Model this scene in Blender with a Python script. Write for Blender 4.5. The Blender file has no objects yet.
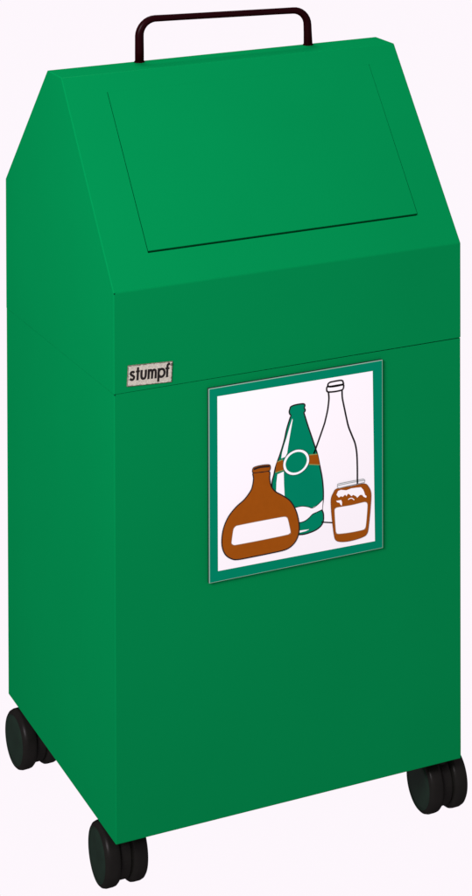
import bpy, bmesh, math, random
from mathutils import Vector, Matrix
MM = 0.001
scene = bpy.context.scene
COL = scene.collection

# ------------------------------------------------------------------ materials
def mat(name, rgb, rough=.5, spec=.5, metal=0, vary=0, vscale=30, bump=0, bscale=900, coat=0, sheen=0):
    m = bpy.data.materials.new(name); m.use_nodes = True
    nt = m.node_tree; b = nt.nodes['Principled BSDF']
    b.inputs['Base Color'].default_value = (*rgb, 1)
    b.inputs['Roughness'].default_value = rough
    b.inputs['Specular IOR Level'].default_value = spec
    b.inputs['Metallic'].default_value = metal
    b.inputs['Coat Weight'].default_value = coat
    tc = nt.nodes.new('ShaderNodeTexCoord')
    if vary:
        n = nt.nodes.new('ShaderNodeTexNoise'); n.inputs['Scale'].default_value = vscale; n.inputs['Detail'].default_value = 5
        nt.links.new(tc.outputs['Object'], n.inputs['Vector'])
        r = nt.nodes.new('ShaderNodeMapRange')
        r.inputs['From Min'].default_value = .3; r.inputs['From Max'].default_value = .7
        r.inputs['To Min'].default_value = 1 - vary; r.inputs['To Max'].default_value = 1 + vary
        nt.links.new(n.outputs['Fac'], r.inputs['Value'])
        v = nt.nodes.new('ShaderNodeVectorMath'); v.operation = 'SCALE'
        v.inputs[0].default_value = rgb
        nt.links.new(r.outputs[0], v.inputs['Scale'])
        nt.links.new(v.outputs[0], b.inputs['Base Color'])
    if bump:
        n = nt.nodes.new('ShaderNodeTexNoise'); n.inputs['Scale'].default_value = bscale; n.inputs['Detail'].default_value = 3
        nt.links.new(tc.outputs['Object'], n.inputs['Vector'])
        bp = nt.nodes.new('ShaderNodeBump'); bp.inputs['Strength'].default_value = bump; bp.inputs['Distance'].default_value = .0004
        nt.links.new(n.outputs['Fac'], bp.inputs['Height']); nt.links.new(bp.outputs[0], b.inputs['Normal'])
    if sheen:      # a little even gloss over the pigment
        g = nt.nodes.new('ShaderNodeBsdfGlossy'); g.inputs['Roughness'].default_value = .32; g.inputs['Color'].default_value = (.25, 1, .55, 1) if rgb[1] > .05 else (.9, .8, .85, 1)
        mx = nt.nodes.new('ShaderNodeMixShader'); mx.inputs[0].default_value = sheen
        out = nt.nodes['Material Output']
        nt.links.new(b.outputs[0], mx.inputs[1]); nt.links.new(g.outputs[0], mx.inputs[2]); nt.links.new(mx.outputs[0], out.inputs['Surface'])
    return m

M = dict(
 paint = mat('green powder coat', (.0001, .1115, .0315), .5, 0, vary=.02, vscale=6, bump=.12, bscale=500, sheen=.003),
 inner = mat('dark inner steel', (.0008, .035, .012), .7, 0, vary=.1),
 rubber = mat('black caster plastic', (.0055, .005, .0045), .45, 0, vary=.15, vscale=60, bump=.1, sheen=.004),
 wheelface = mat('black wheel face with painted reflection', (.0035, .0095, .006), .35, 0, vary=.15, vscale=60, sheen=.01),  # green tint is a reflection put into the base colour
 handle = mat('dark maroon enamel', (.006, .0001, .0006), .35, 0, vary=.1, sheen=.003),
 tin = mat('print grey', (.14,.145,.145), .6, .1),
 tag = mat('brushed nickel tag', (.28, .25, .215), .6, .05, vary=.22, vscale=700, bump=.3),
 tagrim = mat('tarnished tag rim', (.10, .085, .07), .6, .05, vary=.5, vscale=600),
 black = mat('black lettering', (.006, .004, .004), .6, .1),
 side = mat('dark sign edge', (.008, .02, .015), .5, .1),
 teal = mat('printed teal', (.0003, .117, .063), .5, 0, vary=.02, vscale=40),
 white = mat('printed white', (.55, .51, .535), .6, 0),
 brown = mat('printed brown', (.175, .041, .003), .6, 0, vary=.03, vscale=200),
 rust = mat('printed dark brown', (.08, .02, .004), .6, .06),
 tan = mat('printed tan line', (.19,.14,.10), .6, .06),
 khaki = mat('printed khaki line', (.16,.14,.04), .6, .06),
 ink = mat('printed ink', (.009, .007, .008), .6, 0),
 grey = mat('printed light grey', (.42,.42,.43), .6, .1),
 edge = mat('painted sign edge highlight', (.16, .25, .20), .4, .2),  # pale tone of the highlight painted round the sign
)

# ------------------------------------------------------------------ helpers (all shapes in millimetres, objects in metres)
def link(name, bm, mats, parent=None, label=None, smooth=False):
    bmesh.ops.scale(bm, vec=(MM, MM, MM), verts=bm.verts)
    me = bpy.data.meshes.new(name); bm.to_mesh(me); bm.free()
    for m in mats: me.materials.append(M[m])
    if smooth:
        for p in me.polygons: p.use_smooth = True
    o = bpy.data.objects.new(name, me); COL.objects.link(o)
    if parent: o.parent = parent
    if label: o['label'] = label
    return o

def prism(bm, prof, x0, x1, bev=0, segs=3, mi=0, axis='x'):
    """profile points (y, z) extruded along x"""
    a = [bm.verts.new((x0, y, z)) for y, z in prof]; b = [bm.verts.new((x1, y, z)) for y, z in prof]
    fs = [bm.faces.new(a), bm.faces.new(b[::-1])]
    n = len(prof)
    for i in range(n): fs.append(bm.faces.new((a[i], b[i], b[(i + 1) % n], a[(i + 1) % n])))
    for f in fs: f.material_index = mi
    bmesh.ops.recalc_face_normals(bm, faces=fs)
    if bev:
        es = list({e for f in fs for e in f.edges})
        bmesh.ops.bevel(bm, geom=es, offset=bev, segments=segs, profile=.5, affect='EDGES', clamp_overlap=True)
    return fs

def catmull(pts, closed, n=5):
    out = []; N = len(pts)
    rng = range(N if closed else N - 1)
    for i in rng:
        g = (lambda k: pts[k % N]) if closed else (lambda k: pts[min(max(k, 0), N - 1)])
        p0, p1, p2, p3 = g(i - 1), g(i), g(i + 1), g(i + 2)
        for s in range(n):
            t = s / n
            out.append(tuple(.5 * ((2 * p1[k]) + (-p0[k] + p2[k]) * t + (2 * p0[k] - 5 * p1[k] + 4 * p2[k] - p3[k]) * t * t + (-p0[k] + 3 * p1[k] - 3 * p2[k] + p3[k]) * t ** 3) for k in range(2)))
    if not closed: out.append(pts[-1])
    return out

def ribbon(bm, pts, closed, w, y, mi, cap=False):
    N = len(pts); L = []; R = []
    for i in range(N):
        if closed: a, b = pts[i - 1], pts[(i + 1) % N]
        else: a, b = pts[max(i - 1, 0)], pts[min(i + 1, N - 1)]
        dx, dz = b[0] - a[0], b[1] - a[1]; l = math.hypot(dx, dz) or 1
        nx, nz = -dz / l * w / 2, dx / l * w / 2
        L.append(bm.verts.new((pts[i][0] + nx, y, pts[i][1] + nz))); R.append(bm.verts.new((pts[i][0] - nx, y, pts[i][1] - nz)))
    for i in range(N if closed else N - 1):
        j = (i + 1) % N
        f = bm.faces.new((L[i], L[j], R[j], R[i])); f.normal_update()
        if f.normal.y > 0: f.normal_flip()
        f.material_index = mi

def sheet(bm, pts, y, mi):
    f = bm.faces.new([bm.verts.new((x, y, z)) for x, z in pts]); f.normal_update()
    if f.normal.y > 0: f.normal_flip()
    f.material_index = mi

def lathe(bm, prof, axis_o, axis_dir, n=56, mi=0):
    """prof: (distance along axis, radius)"""
    d = Vector(axis_dir).normalized(); u = d.orthogonal().normalized(); v = d.cross(u); o = Vector(axis_o)
    rings = []
    for t, r in prof:
        if r < 1e-6: rings.append([bm.verts.new(o + d * t)]); continue
        rings.append([bm.verts.new(o + d * t + (u * math.cos(2 * math.pi * k / n) + v * math.sin(2 * math.pi * k / n)) * r) for k in range(n)])
    fs = []
    for a, b in zip(rings, rings[1:]):
        for k in range(n):
            q = (k + 1) % n
            if len(a) == 1: fs.append(bm.faces.new((a[0], b[k], b[q])))
            elif len(b) == 1: fs.append(bm.faces.new((a[k], b[0], a[q])))
            else: fs.append(bm.faces.new((a[k], b[k], b[q], a[q])))
    for f in fs: f.material_index = mi
    bmesh.ops.recalc_face_normals(bm, faces=fs)

# ------------------------------------------------------------------ dimensions (mm): x = width, y = depth (front = 0), z = up from the underside of the box
W = 350.0; D = 340.3
F1 = (0, 503.9); T2 = (152.4, 670.7); T1 = (196.4, 669.6); B1 = (D, 531.6); S0 = (0, 412.0); SB = (D, 399.0)
BASE = 61.0     # caster height
root = bpy.data.objects.new('waste_bin', None); COL.objects.link(root)
root.location = (W / 2 * MM, D / 2 * MM, 0)
root.empty_display_size = .1
root['label'] = 'green metal recycling bin with sloped push flap, bottle sign and black casters'
root['category'] = 'waste bin'
# every part is modelled in bin coordinates; this offset moves it under the root at the floor
def child(o, parent=root):
    o.parent = parent
    if parent is root: o.location = (-W / 2 * MM, -D / 2 * MM, BASE * MM)
    return o

# body: sheet steel box, a hair inside the hood line
bm = bmesh.new(); i = .2
prism(bm, [(i, 0), (D - i, 0), (D - i, SB[1] - .4), (i, S0[1] - .4)], i, W - i)
bmesh.ops.bevel(bm, geom=[e for e in bm.edges if min(v.co.z for v in e.verts) < 1], offset=.9, segments=3, profile=.5, affect='EDGES')
for v in bm.verts:      # the joint opens towards the right
    if v.co.z > 300: v.co.z -= .55 * v.co.x / W * (1 - v.co.y / D)
body = child(link('body', bm, ['paint']))
bm = bmesh.new()          # liner seen only as the dark line of the joint
prism(bm, [(1.6, 380), (D - 1.6, 370), (D - 1.6, SB[1] + 8), (1.6, S0[1] + 8)], 1.6, W - 1.6)
child(link('liner', bm, ['inner']))

# hood: folded sheet with a recess for the flap in its front slope
dv = Vector((0, T2[0] - F1[0], T2[1] - F1[1])); nv = Vector((0, -dv.z, dv.y)).normalized()
def slope(x, t, out=0): return Vector((x, F1[0], F1[1])) + dv * t + nv * out
FA, FB = .1528, .9085; FX0, FX1 = 41.0, 315.8
bm = bmesh.new()
prof = [S0, F1, T2, T1, B1, SB]
a = [bm.verts.new((0, y, z)) for y, z in prof]; b = [bm.verts.new((W, y, z)) for y, z in prof]
bm.faces.new(a); bm.faces.new(b[::-1])
for k in range(6):
    if k != 1: bm.faces.new((a[k], b[k], b[(k + 1) % 6], a[(k + 1) % 6]))
r = [bm.verts.new(slope(x, t)) for x, t in ((FX0, FA), (FX1, FA), (FX1, FB), (FX0, FB))]
q = [bm.verts.new(slope(x, t, -9)) for x, t in ((FX0, FA), (FX1, FA), (FX1, FB), (FX0, FB))]
o4 = [a[1], b[1], b[2], a[2]]
for k in range(4):
    bm.faces.new((o4[k], o4[(k + 1) % 4], r[(k + 1) % 4], r[k]))
    f = bm.faces.new((r[k], r[(k + 1) % 4], q[(k + 1) % 4], q[k]))
f = bm.faces.new(q); f.material_index = 1
bmesh.ops.recalc_face_normals(bm, faces=bm.faces)
outer = [e for e in bm.edges if (e.verts[0] in a or e.verts[0] in b) and (e.verts[1] in a or e.verts[1] in b)
         and not all(v in (a[0], a[5], b[0], b[5]) for v in e.verts)]
bmesh.ops.bevel(bm, geom=outer, offset=.9, segments=3, profile=.5, affect='EDGES', clamp_overlap=True)
hood = child(link('hood', bm, ['paint', 'inner']))

# flap: plate filling the recess, open joint wider along the bottom
L = dv.length
def flap_bm():
    bm = bmesh.new()
    c = [(FX0 + .75, FA + 2.1 / L), (FX1 - .6, FA + 2.1 / L), (FX1 - .35, FB - .02 / L), (FX0 + .6, FB - .02 / L)]
    t = [bm.verts.new(slope(x, s, .0)) for x, s in c]; u = [bm.verts.new(slope(x, s, -7)) for x, s in c]
    bm.faces.new(t); bm.faces.new(u[::-1])
    for k in range(4): bm.faces.new((t[k], u[k], u[(k + 1) % 4], t[(k + 1) % 4]))
    bmesh.ops.recalc_face_normals(bm, faces=bm.faces)
    e = [e for e in bm.edges if all(v in t[:2] for v in e.verts)]
    bmesh.ops.bevel(bm, geom=e, offset=.4, segments=2, profile=.5, affect='EDGES')
    return bm
child(link('flap', flap_bm(), ['paint']))

# two relief holes at the folded corner of the hood
for z in (F1[1] - .6, S0[1] - .6):
    bm = bmesh.new()
    lathe(bm, [(-.12, 0), (-.12, .75), (.6, .75)], (1.0, 0.0, z), (-.3, 1, 0), n=16)
    child(link('relief_hole', bm, ['inner']))

# handle: bent rod standing near the rear fold of the top
HX0, HX1, HY0, HY1 = 91.5, 271.2, 190.2, 190.2
def top_z(y): return T2[1] + (T1[1] - T2[1]) * (y - T2[0]) / (T1[0] - T2[0])
path = []
ztop0, ztop1 = 711.6, 706.4; R0 = 16; R1 = 16
path += [(HX0, 664, 4.4), (HX0, 680, 4.4), (HX0, ztop0 - R0 - 3, 4.3)]
for k in range(0, 9):
    t = math.pi / 2 * k / 8; path.append((HX0 + R0 * (1 - math.cos(t)), ztop0 - R0 + R0 * math.sin(t) , 4.3 - 1.0 * k / 8))
for k in range(1, 8):
    s = k / 8; path.append((HX0 + R0 + (HX1 - R1 - HX0 - R0) * s, ztop0 + (ztop1 - ztop0) * s, 3.2))
for k in range(0, 9):
    t = math.pi / 2 * k / 8; path.append((HX1 - R1 + R1 * math.sin(t) - .6, ztop1 - R1 + R1 * math.cos(t), 3.3 + .8 * k / 8))
path += [(HX1 - .3, 682, 4.2), (HX1, 672, 4.5), (HX1, 664, 4.5)]
bm = bmesh.new(); rings = []
for k, (x, z, r) in enumerate(path):
    p = path[max(k - 1, 0)]; n_ = path[min(k + 1, len(path) - 1)]
    d = Vector((n_[0] - p[0], 0, n_[1] - p[1])).normalized(); s = Vector((d.z, 0, -d.x))
    rings.append([bm.verts.new(Vector((x, HY0, z)) + (s * math.cos(g) + Vector((0, 1, 0)) * math.sin(g)) * r) for g in [2 * math.pi * j / 20 for j in range(20)]])
for A_, B_ in zip(rings, rings[1:]):
    for j in range(20): bm.faces.new((A_[j], A_[(j + 1) % 20], B_[(j + 1) % 20], B_[j]))
bm.faces.new(rings[0]); bm.faces.new(rings[-1][::-1])
bmesh.ops.recalc_face_normals(bm, faces=bm.faces)
handle = child(link('handle', bm, ['handle'], smooth=True))
for x in (HX0, HX1):
    bm = bmesh.new(); z = top_z(HY0)
    lathe(bm, [(-1, 0), (-1, 5.2), (.9, 5.2), (1.2, 4.9), (1.2, 0)], (x, HY0, z), (0, 0, 1), n=28)
    link('foot_washer', bm, ['handle'], handle)

# casters: twin wheels under a rounded hood, turned by ang about the upright
def caster(cx, cy, ang):
    bm = bmesh.new()
    # housing: half-drum that covers the gap and the wheel tops
    prof = []
    for k in range(0, 25):
        t = math.radians(360 * k / 25)
        prof.append((25.3 * math.cos(t), 25.3 * math.sin(t)))
    prism(bm, prof, -5.6, 5.6, 1.6, 3)
    lathe(bm, [(0, 0), (0, 13), (12, 13), (12, 0)], (0, -2, 19.9), (0, 0, 1), n=28)
    cb = link('caster', bm, ['rubber'], smooth=False)
    child(cb)
    for s in (-1, 1):
        bm = bmesh.new()
        t_, rr = 15.5, 29.5
        pr = [(0, 0), (0, rr - 4), (.8, rr - 1.8), (2.6, rr - .4), (5, rr), (t_ - 5, rr), (t_ - 2.2, rr - .9), (t_ - .7, rr - 2.6), (t_ - .2, rr - 4.6)]
        lathe(bm, pr, (s * 5.2, 0, 0), (s, 0, 0), n=72)
        w = link('wheel', bm, ['rubber'], cb, smooth=True)
        bm = bmesh.new()
        pr = [(t_ - .2, rr - 4.6), (t_ - .9, rr - 5.2), (t_ - .9, rr - 6), (t_ - .1, rr - 6.6), (t_ + .9, rr - 12), (t_ + 1.3, 6), (t_ + 1.3, 0)]
        lathe(bm, pr, (s * 5.2, 0, 0), (s, 0, 0), n=72)
        f = link('wheel_face', bm, ['wheelface'], cb, smooth=True)
    cb.location = cb.location + Vector((cx, cy, -32)) * MM
    cb.rotation_euler = (0, 0, math.radians(ang))
    return cb
caster(19, 50, 0)
caster(340, 34, 1)
caster(16, 306, 4)
caster(322, 300, -12)

# maker's tag: small metal plate, slightly crooked
TR = Matrix.Rotation(math.radians(3.2), 4, 'Y')
def place_tag(bm):
    bmesh.ops.transform(bm, matrix=Matrix.Translation((34.0, 0, 425.7)) @ TR, verts=bm.verts)
bm = bmesh.new()
prism(bm, [(-.9, -9.6), (.38, -9.6), (.38, 9.6), (-.9, 9.6)], -21.4, 21.4, .35, 2, 0)
random.seed(4)
place_tag(bm)
tag = child(link('brand_plate', bm, ['tagrim']))
bm = bmesh.new(); edge = []
for k in range(44): edge.append((-20.6 + 41.2 * k / 44, -8.9 - random.uniform(-.35, .3)))
for k in range(18): edge.append((20.6 + random.uniform(-.35, .25), -8.9 + 17.8 * k / 18))
for k in range(44): edge.append((20.6 - 41.2 * k / 44, 8.9 + random.uniform(-.35, .3)))
for k in range(18): edge.append((-20.6 + random.uniform(-.25, .35), 8.9 - 17.8 * k / 18))
sheet(bm, edge, -1.0, 0); place_tag(bm)
link('plate_face', bm, ['tag'], tag)
bm = bmesh.new()
ly = [-1.06]
def stroke(pts, ox, w=2.15, sm=True, closed=False, sc=1, oz=-4.5):
    pp = [(ox + x * sc, oz + z * sc) for x, z in pts]
    if sm: pp = catmull(pp, closed, 6)
    ribbon(bm, pp, closed, w, ly[0], 0); ly[0] -= .004
x = -19.6
stroke([(4.5, 7.0), (3.6, 7.9), (2.4, 8.05), (1.3, 7.4), (1.2, 6.1), (2.4, 5.0), (3.9, 4.0), (4.4, 2.6), (3.6, 1.25), (2.2, .95), (.6, 2.0)], x)
x += 5.9
stroke([(1.9, 0), (1.9, 11.9)], x, sm=False); stroke([(0, 8.1), (3.8, 8.1)], x, 1.7, sm=False)
x += 4.5
stroke([(.95, 9), (.95, 6), (1.0, 3.2), (1.7, 1.4), (3.0, .95), (4.3, 1.4), (5.0, 3.2), (5.05, 6), (5.05, 9)], x)
x += 6.9
stroke([(.95, 0), (.95, 9)], x, sm=False)
stroke([(.95, 5.0), (1.3, 7.2), (2.6, 8.05), (3.9, 7.3), (4.3, 5.0), (4.3, 2.5), (4.3, 0)], x)
stroke([(4.3, 5.0), (4.7, 7.2), (6.0, 8.05), (7.3, 7.3), (7.7, 5.0), (7.7, 2.5), (7.7, 0)], x)
x += 9.5
stroke([(.95, -3.4), (.95, 9)], x, sm=False)
stroke([(3.75 + 2.9 * math.cos(t), 4.5 + 3.6 * math.sin(t)) for t in [2 * math.pi * k / 16 for k in range(16)]], x, closed=True)
x += 7.3
stroke([(1.9, 0), (1.9, 4), (1.9, 9.6), (2.2, 11.2), (3.1, 12.0), (4.3, 12.0)], x); stroke([(0, 8.1), (3.9, 8.1)], x, 1.7, sm=False)
x += 5.1      # registered mark
stroke([(1.0 + 1.0 * math.cos(t), 11.3 + 1.0 * math.sin(t)) for t in [2 * math.pi * k / 12 for k in range(12)]], x - .4, .35, closed=True)
stroke([(.75, 10.7), (.75, 11.9), (1.3, 11.8), (1.3, 11.4), (.8, 11.3), (1.35, 10.7)], x - .4, .28, sm=False)
place_tag(bm)
link('lettering', bm, ['black'], tag)

# sign: printed plate with four pictures
SX0, SX1, SZ0, SZ1 = 89.6, 265.4, 223.2, 403.8
bm = bmesh.new(); prism(bm, [(-2.6, SZ0), (.38, SZ0), (.38, SZ1), (-2.6, SZ1)], SX0, SX1)
sign = child(link('sign', bm, ['side'], label='square recycling sign with four glass containers on white inside a teal border'))
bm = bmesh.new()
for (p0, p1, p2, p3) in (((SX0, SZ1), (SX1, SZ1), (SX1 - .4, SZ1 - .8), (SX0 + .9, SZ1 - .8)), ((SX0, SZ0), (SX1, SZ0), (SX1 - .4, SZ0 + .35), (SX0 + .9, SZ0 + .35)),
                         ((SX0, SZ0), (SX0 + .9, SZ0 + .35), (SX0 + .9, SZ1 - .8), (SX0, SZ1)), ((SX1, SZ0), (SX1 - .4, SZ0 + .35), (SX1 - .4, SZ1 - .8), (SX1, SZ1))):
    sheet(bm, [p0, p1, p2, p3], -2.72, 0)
link('edge_highlight', bm, ['edge'], sign)  # rim highlight painted as pale strips, wider at left and top
bm = bmesh.new(); e = .2; sheet(bm, [(SX0 + e, SZ0 + e), (SX1 - e, SZ0 + e), (SX1 - e, SZ1 - e), (SX0 + e, SZ1 - e)], -2.66, 0)
link('border', bm, ['teal'], sign)
bm = bmesh.new(); sheet(bm, [(98.4, 233.0), (257.2, 231.2), (255.2, 394.6), (98.3, 395.4)], -2.78, 0)
link('white_panel', bm, ['white'], sign)
ART = [
  ('clear', 'line', 'ink', True, True, 1.6, 1, [(209.2, 387.0), (209.0, 389.3), (210.6, 390.5), (212.0, 390.8), (217.9, 391.0), (222.3, 390.8), (224.1, 389.9), (224.5, 388.5), (224.5, 386.8), (217.9, 386.7), (211.4, 386.7)]),
  ('clear', 'line', 'ink', True, True, 1.6, 1, [(209.0, 387.3), (207.8, 386.3), (207.6, 384.5), (208.1, 382.6), (210.3, 381.6), (216.8, 381.1), (222.8, 381.4), (224.5, 382.4), (225.0, 384.0), (224.5, 386.2), (217.9, 386.1), (211.4, 386.4)]),
  ('clear', 'line', 'ink', False, True, 1.7, 1, [(209.4, 381.5), (209.9, 376.9), (209.7, 372.9), (208.6, 365.0), (206.4, 356.3), (204.6, 350.6), (196.3, 330.1), (194.3, 325.6)]),
  ('clear', 'line', 'ink', False, True, 1.7, 1, [(223.4, 380.8), (223.5, 376.7), (223.9, 372.6), (226.1, 362.2), (227.7, 354.8), (229.9, 345.7), (233.5, 336.5), (236.8, 328.0), (238.5, 318.0), (239.0, 304.6), (239.0, 291.2)]),
  ('clear', 'line', 'ink', False, False, 1.3, 1, [(202.0, 259.6), (206.6, 258.5), (213.1, 257.0)]),
  ('green', 'fill', 'teal', True, True, 0.9, 1, [(170.4, 372.4), (171.4, 374.1), (175.9, 375.0), (183.0, 374.9), (185.2, 373.8), (185.3, 372.1), (184.8, 370.6), (185.7, 368.9), (185.4, 367.3), (184.5, 366.2), (185.5, 362.7), (188.7, 352.5), (192.6, 341.1), (195.8, 331.5), (198.2, 323.9), (200.3, 313.9), (202.8, 301.4), (203.9, 290.4), (203.9, 281.4), (203.1, 275.5), (202.7, 271.0), (204.0, 266.9), (203.7, 259.7), (200.0, 255.0), (192.2, 252.2), (180.0, 251.8), (163.9, 257.4), (156.3, 278.0), (152.0, 302.0), (154.2, 313.6), (155.9, 320.4), (160.4, 331.6), (164.3, 342.9), (166.8, 353.2), (170.1, 362.8), (171.2, 365.6), (170.0, 367.6), (169.6, 369.8)]),
  ('green', 'line', 'ink', True, True, 1.35, 2, [(170.4, 372.4), (171.4, 374.1), (175.9, 375.0), (183.0, 374.9), (185.2, 373.8), (185.3, 372.1), (184.8, 370.6), (185.7, 368.9), (185.4, 367.3), (184.5, 366.2), (185.5, 362.7), (188.7, 352.5), (192.6, 341.1), (195.8, 331.5), (198.2, 323.9), (200.3, 313.9), (202.8, 301.4), (203.9, 290.4), (203.9, 281.4), (203.1, 275.5), (202.7, 271.0), (204.0, 266.9), (203.7, 259.7), (200.0, 255.0), (192.2, 252.2), (180.0, 251.8), (163.9, 257.4), (156.3, 278.0), (152.0, 302.0), (154.2, 313.6), (155.9, 320.4), (160.4, 331.6), (164.3, 342.9), (166.8, 353.2), (170.1, 362.8), (171.2, 365.6), (170.0, 367.6), (169.6, 369.8)]),
  ('green', 'fill', 'white', True, False, 0.9, 3, [(172.6, 362.6), (173.0, 361.1), (170.7, 349.5), (168.3, 336.7), (167.4, 330.9), (165.5, 327.8), (161.4, 327.0), (162.3, 332.5), (164.5, 339.3), (166.8, 345.4), (170.1, 355.6)]),
  ('green', 'fill', 'white', True, False, 0.9, 3, [(157.5, 312.7), (163.9, 314.3), (164.1, 303.4), (164.7, 290.7), (160.3, 293.3), (156.2, 297.1), (156.5, 304.8)]),
  ('green', 'fill', 'white', True, False, 0.9, 3, [(171.7, 278.2), (174.9, 278.2), (182.0, 278.4), (188.4, 276.6), (192.3, 274.8), (197.5, 276.6), (203.5, 280.8), (203.1, 275.5), (202.6, 271.3), (198.8, 270.3), (193.6, 269.1), (189.7, 265.9), (185.8, 264.0), (179.4, 263.4), (172.9, 266.6)]),
  ('green', 'line', 'ink', False, True, 0.7, 4, [(174.2, 278.1), (182.0, 278.3), (188.4, 276.5), (192.6, 274.7), (197.5, 276.4), (203.5, 280.8)]),
  ('green', 'line', 'ink', False, True, 0.9, 4, [(178.1, 263.4), (181.9, 263.2), (185.8, 264.0), (189.7, 266.2), (192.9, 268.7), (197.5, 269.9), (202.6, 271.2)]),
  ('green', 'fill', 'white', True, False, 0.9, 3, [(179.6, 255.7), (189.7, 255.1), (185.8, 254.0), (179.6, 253.7)]),
  ('green', 'fill', 'brown', True, False, 0.9, 5, [(157.3, 324.4), (162.9, 325.7), (164.2, 316.0), (155.5, 314.8), (156.0, 319.8)]),
  ('green', 'line', 'khaki', False, False, 0.8, 6, [(157.3, 324.4), (162.9, 325.7)]),
  ('green', 'line', 'khaki', False, False, 0.8, 6, [(155.5, 314.8), (164.2, 315.9)]),
  ('green', 'fill', 'brown', True, False, 0.9, 5, [(189.3, 325.5), (198.1, 324.8), (199.3, 319.6), (200.3, 314.4), (189.3, 316.7)]),
  ('green', 'line', 'khaki', False, False, 0.8, 6, [(189.3, 325.5), (198.1, 324.8)]),
  ('green', 'line', 'khaki', False, False, 0.8, 6, [(189.3, 316.7), (200.3, 314.3)]),
  ('green', 'fill', 'ink', True, True, 0.9, 7, [(190.0, 321.4), (189.5, 318.3), (188.2, 315.3), (186.0, 312.7), (183.2, 310.7), (179.9, 309.3), (176.4, 308.8), (172.9, 309.1), (169.6, 310.1), (166.8, 311.9), (164.7, 314.3), (163.3, 317.2), (162.9, 320.3), (163.4, 323.4), (164.7, 326.4), (166.9, 329.0), (169.7, 331.0), (172.9, 332.4), (176.4, 332.9), (180.0, 332.7), (183.2, 331.6), (186.0, 329.8), (188.2, 327.4), (189.6, 324.6)]),
  ('green', 'fill', 'white', True, True, 0.9, 8, [(189.5, 321.4), (189.1, 318.4), (187.7, 315.5), (185.6, 313.0), (182.9, 311.1), (179.8, 309.8), (176.4, 309.2), (173.0, 309.5), (169.9, 310.5), (167.2, 312.3), (165.1, 314.6), (163.8, 317.3), (163.4, 320.3), (163.8, 323.3), (165.1, 326.2), (167.2, 328.7), (169.9, 330.6), (173.1, 331.9), (176.4, 332.5), (179.8, 332.2), (183.0, 331.2), (185.7, 329.5), (187.8, 327.2), (189.1, 324.4)]),
  ('green', 'fill', 'teal', True, True, 0.9, 9, [(187.2, 321.3), (186.8, 318.8), (185.7, 316.5), (184.0, 314.4), (181.8, 312.8), (179.2, 311.7), (176.4, 311.3), (173.6, 311.5), (171.0, 312.4), (168.8, 313.8), (167.1, 315.7), (166.1, 318.0), (165.7, 320.4), (166.1, 322.9), (167.2, 325.2), (168.9, 327.3), (171.1, 328.9), (173.7, 330.0), (176.4, 330.4), (179.2, 330.2), (181.8, 329.4), (184.0, 328.0), (185.7, 326.0), (186.8, 323.8)]),
  ('flask', 'fill', 'brown', True, True, 0.9, 11, [(133.4, 318.5), (133.6, 312.9), (132.5, 306.2), (130.4, 301.6), (124.5, 295.1), (116.0, 289.3), (108.7, 281.8), (104.1, 272.7), (102.2, 263.2), (102.6, 254.2), (105.9, 246.7), (111.7, 242.0), (118.0, 240.2), (132.7, 240.0), (149.6, 240.0), (164.5, 240.4), (172.0, 243.2), (177.0, 248.8), (179.2, 256.9), (178.3, 267.0), (175.4, 276.6), (170.0, 285.6), (162.6, 291.9), (155.1, 297.2), (151.1, 302.9), (149.6, 310.1), (149.2, 317.0), (141.4, 317.7)]),
  ('flask', 'line', 'ink', True, True, 1.1, 12, [(133.4, 318.5), (133.6, 312.9), (132.5, 306.2), (130.4, 301.6), (124.5, 295.1), (116.0, 289.3), (108.7, 281.8), (104.1, 272.7), (102.2, 263.2), (102.6, 254.2), (105.9, 246.7), (111.7, 242.0), (118.0, 240.2), (132.7, 240.0), (149.6, 240.0), (164.5, 240.4), (172.0, 243.2), (177.0, 248.8), (179.2, 256.9), (178.3, 267.0), (175.4, 276.6), (170.0, 285.6), (162.6, 291.9), (155.1, 297.2), (151.1, 302.9), (149.6, 310.1), (149.2, 317.0), (141.4, 317.7)]),
  ('flask', 'fill', 'brown', True, True, 0.9, 13, [(133.4, 318.5), (132.5, 321.1), (134.2, 323.5), (141.4, 324.1), (148.8, 323.4), (150.3, 321.6), (150.1, 318.8), (148.2, 317.5), (140.3, 317.9)]),
  ('flask', 'line', 'ink', True, True, 0.7, 14, [(133.4, 318.5), (132.5, 321.1), (134.2, 323.5), (141.4, 324.1), (148.8, 323.4), (150.3, 321.6), (150.1, 318.8), (148.2, 317.5), (140.3, 317.9)]),
  ('flask', 'line', 'ink', False, True, 1.7, 14, [(133.8, 321.6), (140.4, 322.5), (149.5, 321.7)]),
  ('flask', 'fill', 'white', True, False, 0.9, 13, [(113.5, 269.4), (115.6, 271.6), (118.1, 272.1), (141.3, 272.2), (162.5, 271.9), (166.1, 271.1), (167.8, 269.0), (170.2, 258.5), (170.4, 255.5), (167.8, 254.2), (141.2, 253.9), (118.0, 254.1), (113.8, 254.5), (111.7, 256.3), (111.8, 259.4)]),
  ('flask', 'line', 'tan', True, True, 0.4, 14, [(113.5, 269.4), (115.6, 271.6), (118.1, 272.1), (141.3, 272.2), (162.5, 271.9), (166.1, 271.1), (167.8, 269.0), (170.2, 258.5), (170.4, 255.5), (167.8, 254.2), (141.2, 253.9), (118.0, 254.1), (113.8, 254.5), (111.7, 256.3), (111.8, 259.4)]),
  ('jar', 'fill', 'brown', True, True, 0.9, 11, [(218.0, 288.6), (214.1, 285.2), (211.7, 279.5), (212.0, 268.3), (213.1, 257.0), (214.8, 244.5), (216.7, 239.7), (221.7, 237.4), (231.4, 236.4), (243.5, 237.5), (248.9, 240.4), (250.8, 250.1), (252.5, 266.6), (253.0, 277.7), (250.6, 284.2), (246.0, 288.3), (232.7, 288.2)]),
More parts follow.
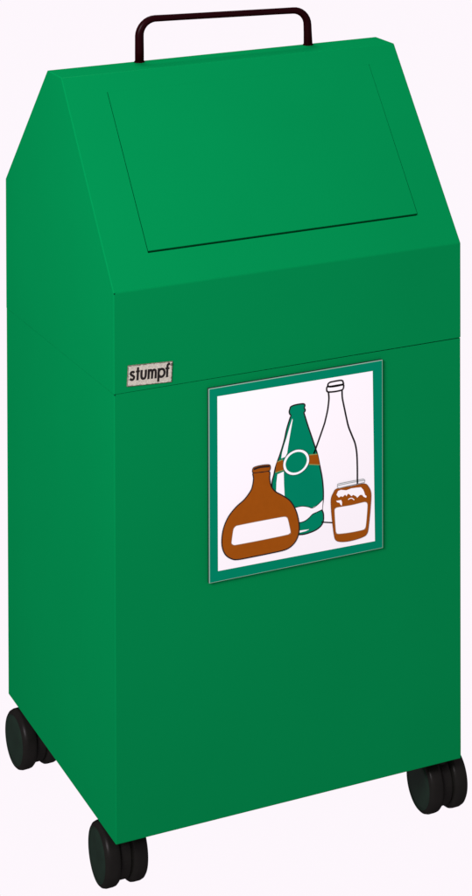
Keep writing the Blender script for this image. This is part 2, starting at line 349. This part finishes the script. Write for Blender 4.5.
  ('jar', 'line', 'rust', True, True, 0.5, 12, [(218.0, 288.6), (214.1, 285.2), (211.7, 279.5), (212.0, 268.3), (213.1, 257.0), (214.8, 244.5), (216.7, 239.7), (221.7, 237.4), (231.4, 236.4), (243.5, 237.5), (248.9, 240.4), (250.8, 250.1), (252.5, 266.6), (253.0, 277.7), (250.6, 284.2), (246.0, 288.3), (232.7, 288.2)]),
  ('jar', 'fill', 'white', True, False, 0.9, 13, [(215.2, 267.7), (215.8, 269.9), (218.0, 270.8), (232.7, 270.4), (246.0, 270.9), (248.6, 269.7), (249.4, 267.1), (248.6, 256.1), (247.4, 246.8), (245.7, 244.6), (232.6, 244.3), (220.6, 245.1), (217.6, 246.0), (216.4, 248.7)]),
  ('jar', 'line', 'tan', True, True, 0.4, 14, [(215.2, 267.7), (215.8, 269.9), (218.0, 270.8), (232.7, 270.4), (246.0, 270.9), (248.6, 269.7), (249.4, 267.1), (248.6, 256.1), (247.4, 246.8), (245.7, 244.6), (232.6, 244.3), (220.6, 245.1), (217.6, 246.0), (216.4, 248.7)]),
  ('jar', 'fill', 'white', True, False, 0.9, 13, [(217.3, 282.9), (218.9, 286.2), (221.9, 286.8), (227.3, 285.4), (232.7, 286.3), (238.7, 286.0), (242.6, 285.6), (245.4, 282.1), (246.7, 277.7), (248.4, 276.0), (247.9, 274.5), (245.4, 275.9), (243.6, 278.2), (241.4, 278.4), (238.7, 276.3), (237.3, 278.0), (234.5, 279.8), (232.7, 278.8), (230.9, 280.7), (229.1, 281.9), (227.6, 279.7), (226.2, 281.5), (223.6, 279.8), (221.8, 280.8), (219.7, 279.8)]),
  ('jar', 'fill', 'brown', True, False, 0.9, 15, [(245.4, 284.6), (246.7, 283.2), (246.2, 280.0), (245.0, 282.4)]),
  ('jar', 'fill', 'white', True, False, 0.9, 13, [(217.0, 277.2), (222.1, 277.1), (223.0, 274.7), (222.8, 271.7), (221.6, 272.4), (220.4, 274.8), (217.8, 275.7)]),
  ('jar', 'line', 'white', False, True, 0.8, 13, [(229.3, 276.1), (230.9, 276.9), (233.3, 276.7), (235.6, 274.7)]),
  ('jar', 'fill', 'grey', True, False, 0.9, 15, [(218.5, 292.9), (221.9, 293.0), (231.5, 293.1), (245.4, 292.9), (246.3, 291.8), (246.0, 289.6), (232.7, 289.3), (219.5, 288.7), (218.3, 290.0)]),
  ('jar', 'line', 'tin', True, False, 0.6, 16, [(218.5, 292.9), (221.9, 293.0), (231.5, 293.1), (245.4, 292.9), (246.3, 291.8), (246.0, 289.6), (232.7, 289.3), (219.5, 288.7), (218.3, 290.0)]),
  ('jar', 'line', 'tin', False, False, 0.5, 16, [(218.8, 291.5), (231.5, 291.8), (246.0, 291.6)]),
  ('jar', 'line', 'white', False, False, 0.9, 16, [(218.7, 290.4), (231.5, 290.6), (246.0, 290.5)]),
  ('jar', 'fill', 'ink', True, False, 0.9, 17, [(238.0, 293.7), (239.7, 293.6), (239.7, 289.8), (238.0, 289.2)]),
]

names = {'clear': ('clear_bottle_picture', 'tall clear bottle drawn in black outline'), 'green': ('green_bottle_picture', 'green bottle with round white ring on brown band'),
         'flask': ('flask_picture', 'squat brown flask with blank white label'), 'jar': ('jar_picture', 'brown jar with grey lid and blank white label')}
for key, (nm, lb) in names.items():
    bm = bmesh.new(); ms = []
    for pic, kind, mt, closed, smooth, w, layer, pts in ART:
        if pic != key: continue
        if mt not in ms: ms.append(mt)
        pp = catmull(pts, closed, 5) if smooth else pts
        y = -2.82 - .03 * layer
        if kind == 'fill': sheet(bm, pp, y, ms.index(mt))
        else: ribbon(bm, pp, closed, w, y, ms.index(mt))
    link(nm, bm, ms, sign, label=lb)

# ------------------------------------------------------------------ light
w = bpy.data.worlds.new('World'); scene.world = w; w.use_nodes = True
bg = w.node_tree.nodes['Background']; bg.inputs[0].default_value = (.985, .925, .975, 1); bg.inputs[1].default_value = 1.0
def area(loc, target, size, power, col=(1, 1, 1), spread=180):
    l = bpy.data.lights.new('softbox_or_added_fill', 'AREA'); l.shape = 'RECTANGLE'; l.size = size[0]; l.size_y = size[1]; l.energy = power; l.color = col; l.spread = math.radians(spread)
    o = bpy.data.objects.new('softbox_or_added_fill', l); COL.objects.link(o); o.location = loc
    o.rotation_euler = (Vector(target) - Vector(loc)).to_track_quat('-Z', 'Y').to_euler()
area((-1.42, -1.10, 1.62), (.06, .12, .70), (.8, .8), 17.3, (.97, 1, 1), 72)
area((.2, .9, 1.9), (.17, .17, .7), (.5, .5), 17)  # added fill from above and behind, only to brighten the top facet

# ------------------------------------------------------------------ camera
S = .35
cam = bpy.data.cameras.new('camera'); co = bpy.data.objects.new('camera', cam); COL.objects.link(co)
az, el, ro = .4847, .0199, -.0009
f = Vector((math.sin(az) * math.cos(el), math.cos(az) * math.cos(el), -math.sin(el)))
r = f.cross(Vector((0, 0, 1))).normalized(); u = r.cross(f)
r, u = r * math.cos(ro) + u * math.sin(ro), -r * math.sin(ro) + u * math.cos(ro)
m = Matrix((r, u, -f)).transposed().to_4x4()
m.translation = Vector((-2.1027 * S, -6.2604 * S, 3.4044 * S + BASE * MM))
co.matrix_world = m
cam.sensor_fit = 'VERTICAL'; cam.sensor_height = 36; cam.sensor_width = 36
cam.lens = 2538.43 / 896 * 36
cam.shift_x = -285.94 / 896; cam.shift_y = -865.02 / 896
cam.clip_start = .05; cam.clip_end = 100
scene.camera = co
scene.render.resolution_x = 539; scene.render.resolution_y = 1024
vs = scene.view_settings; vs.view_transform = 'Standard'; vs.look = 'None'; vs.exposure = 0; vs.gamma = 1
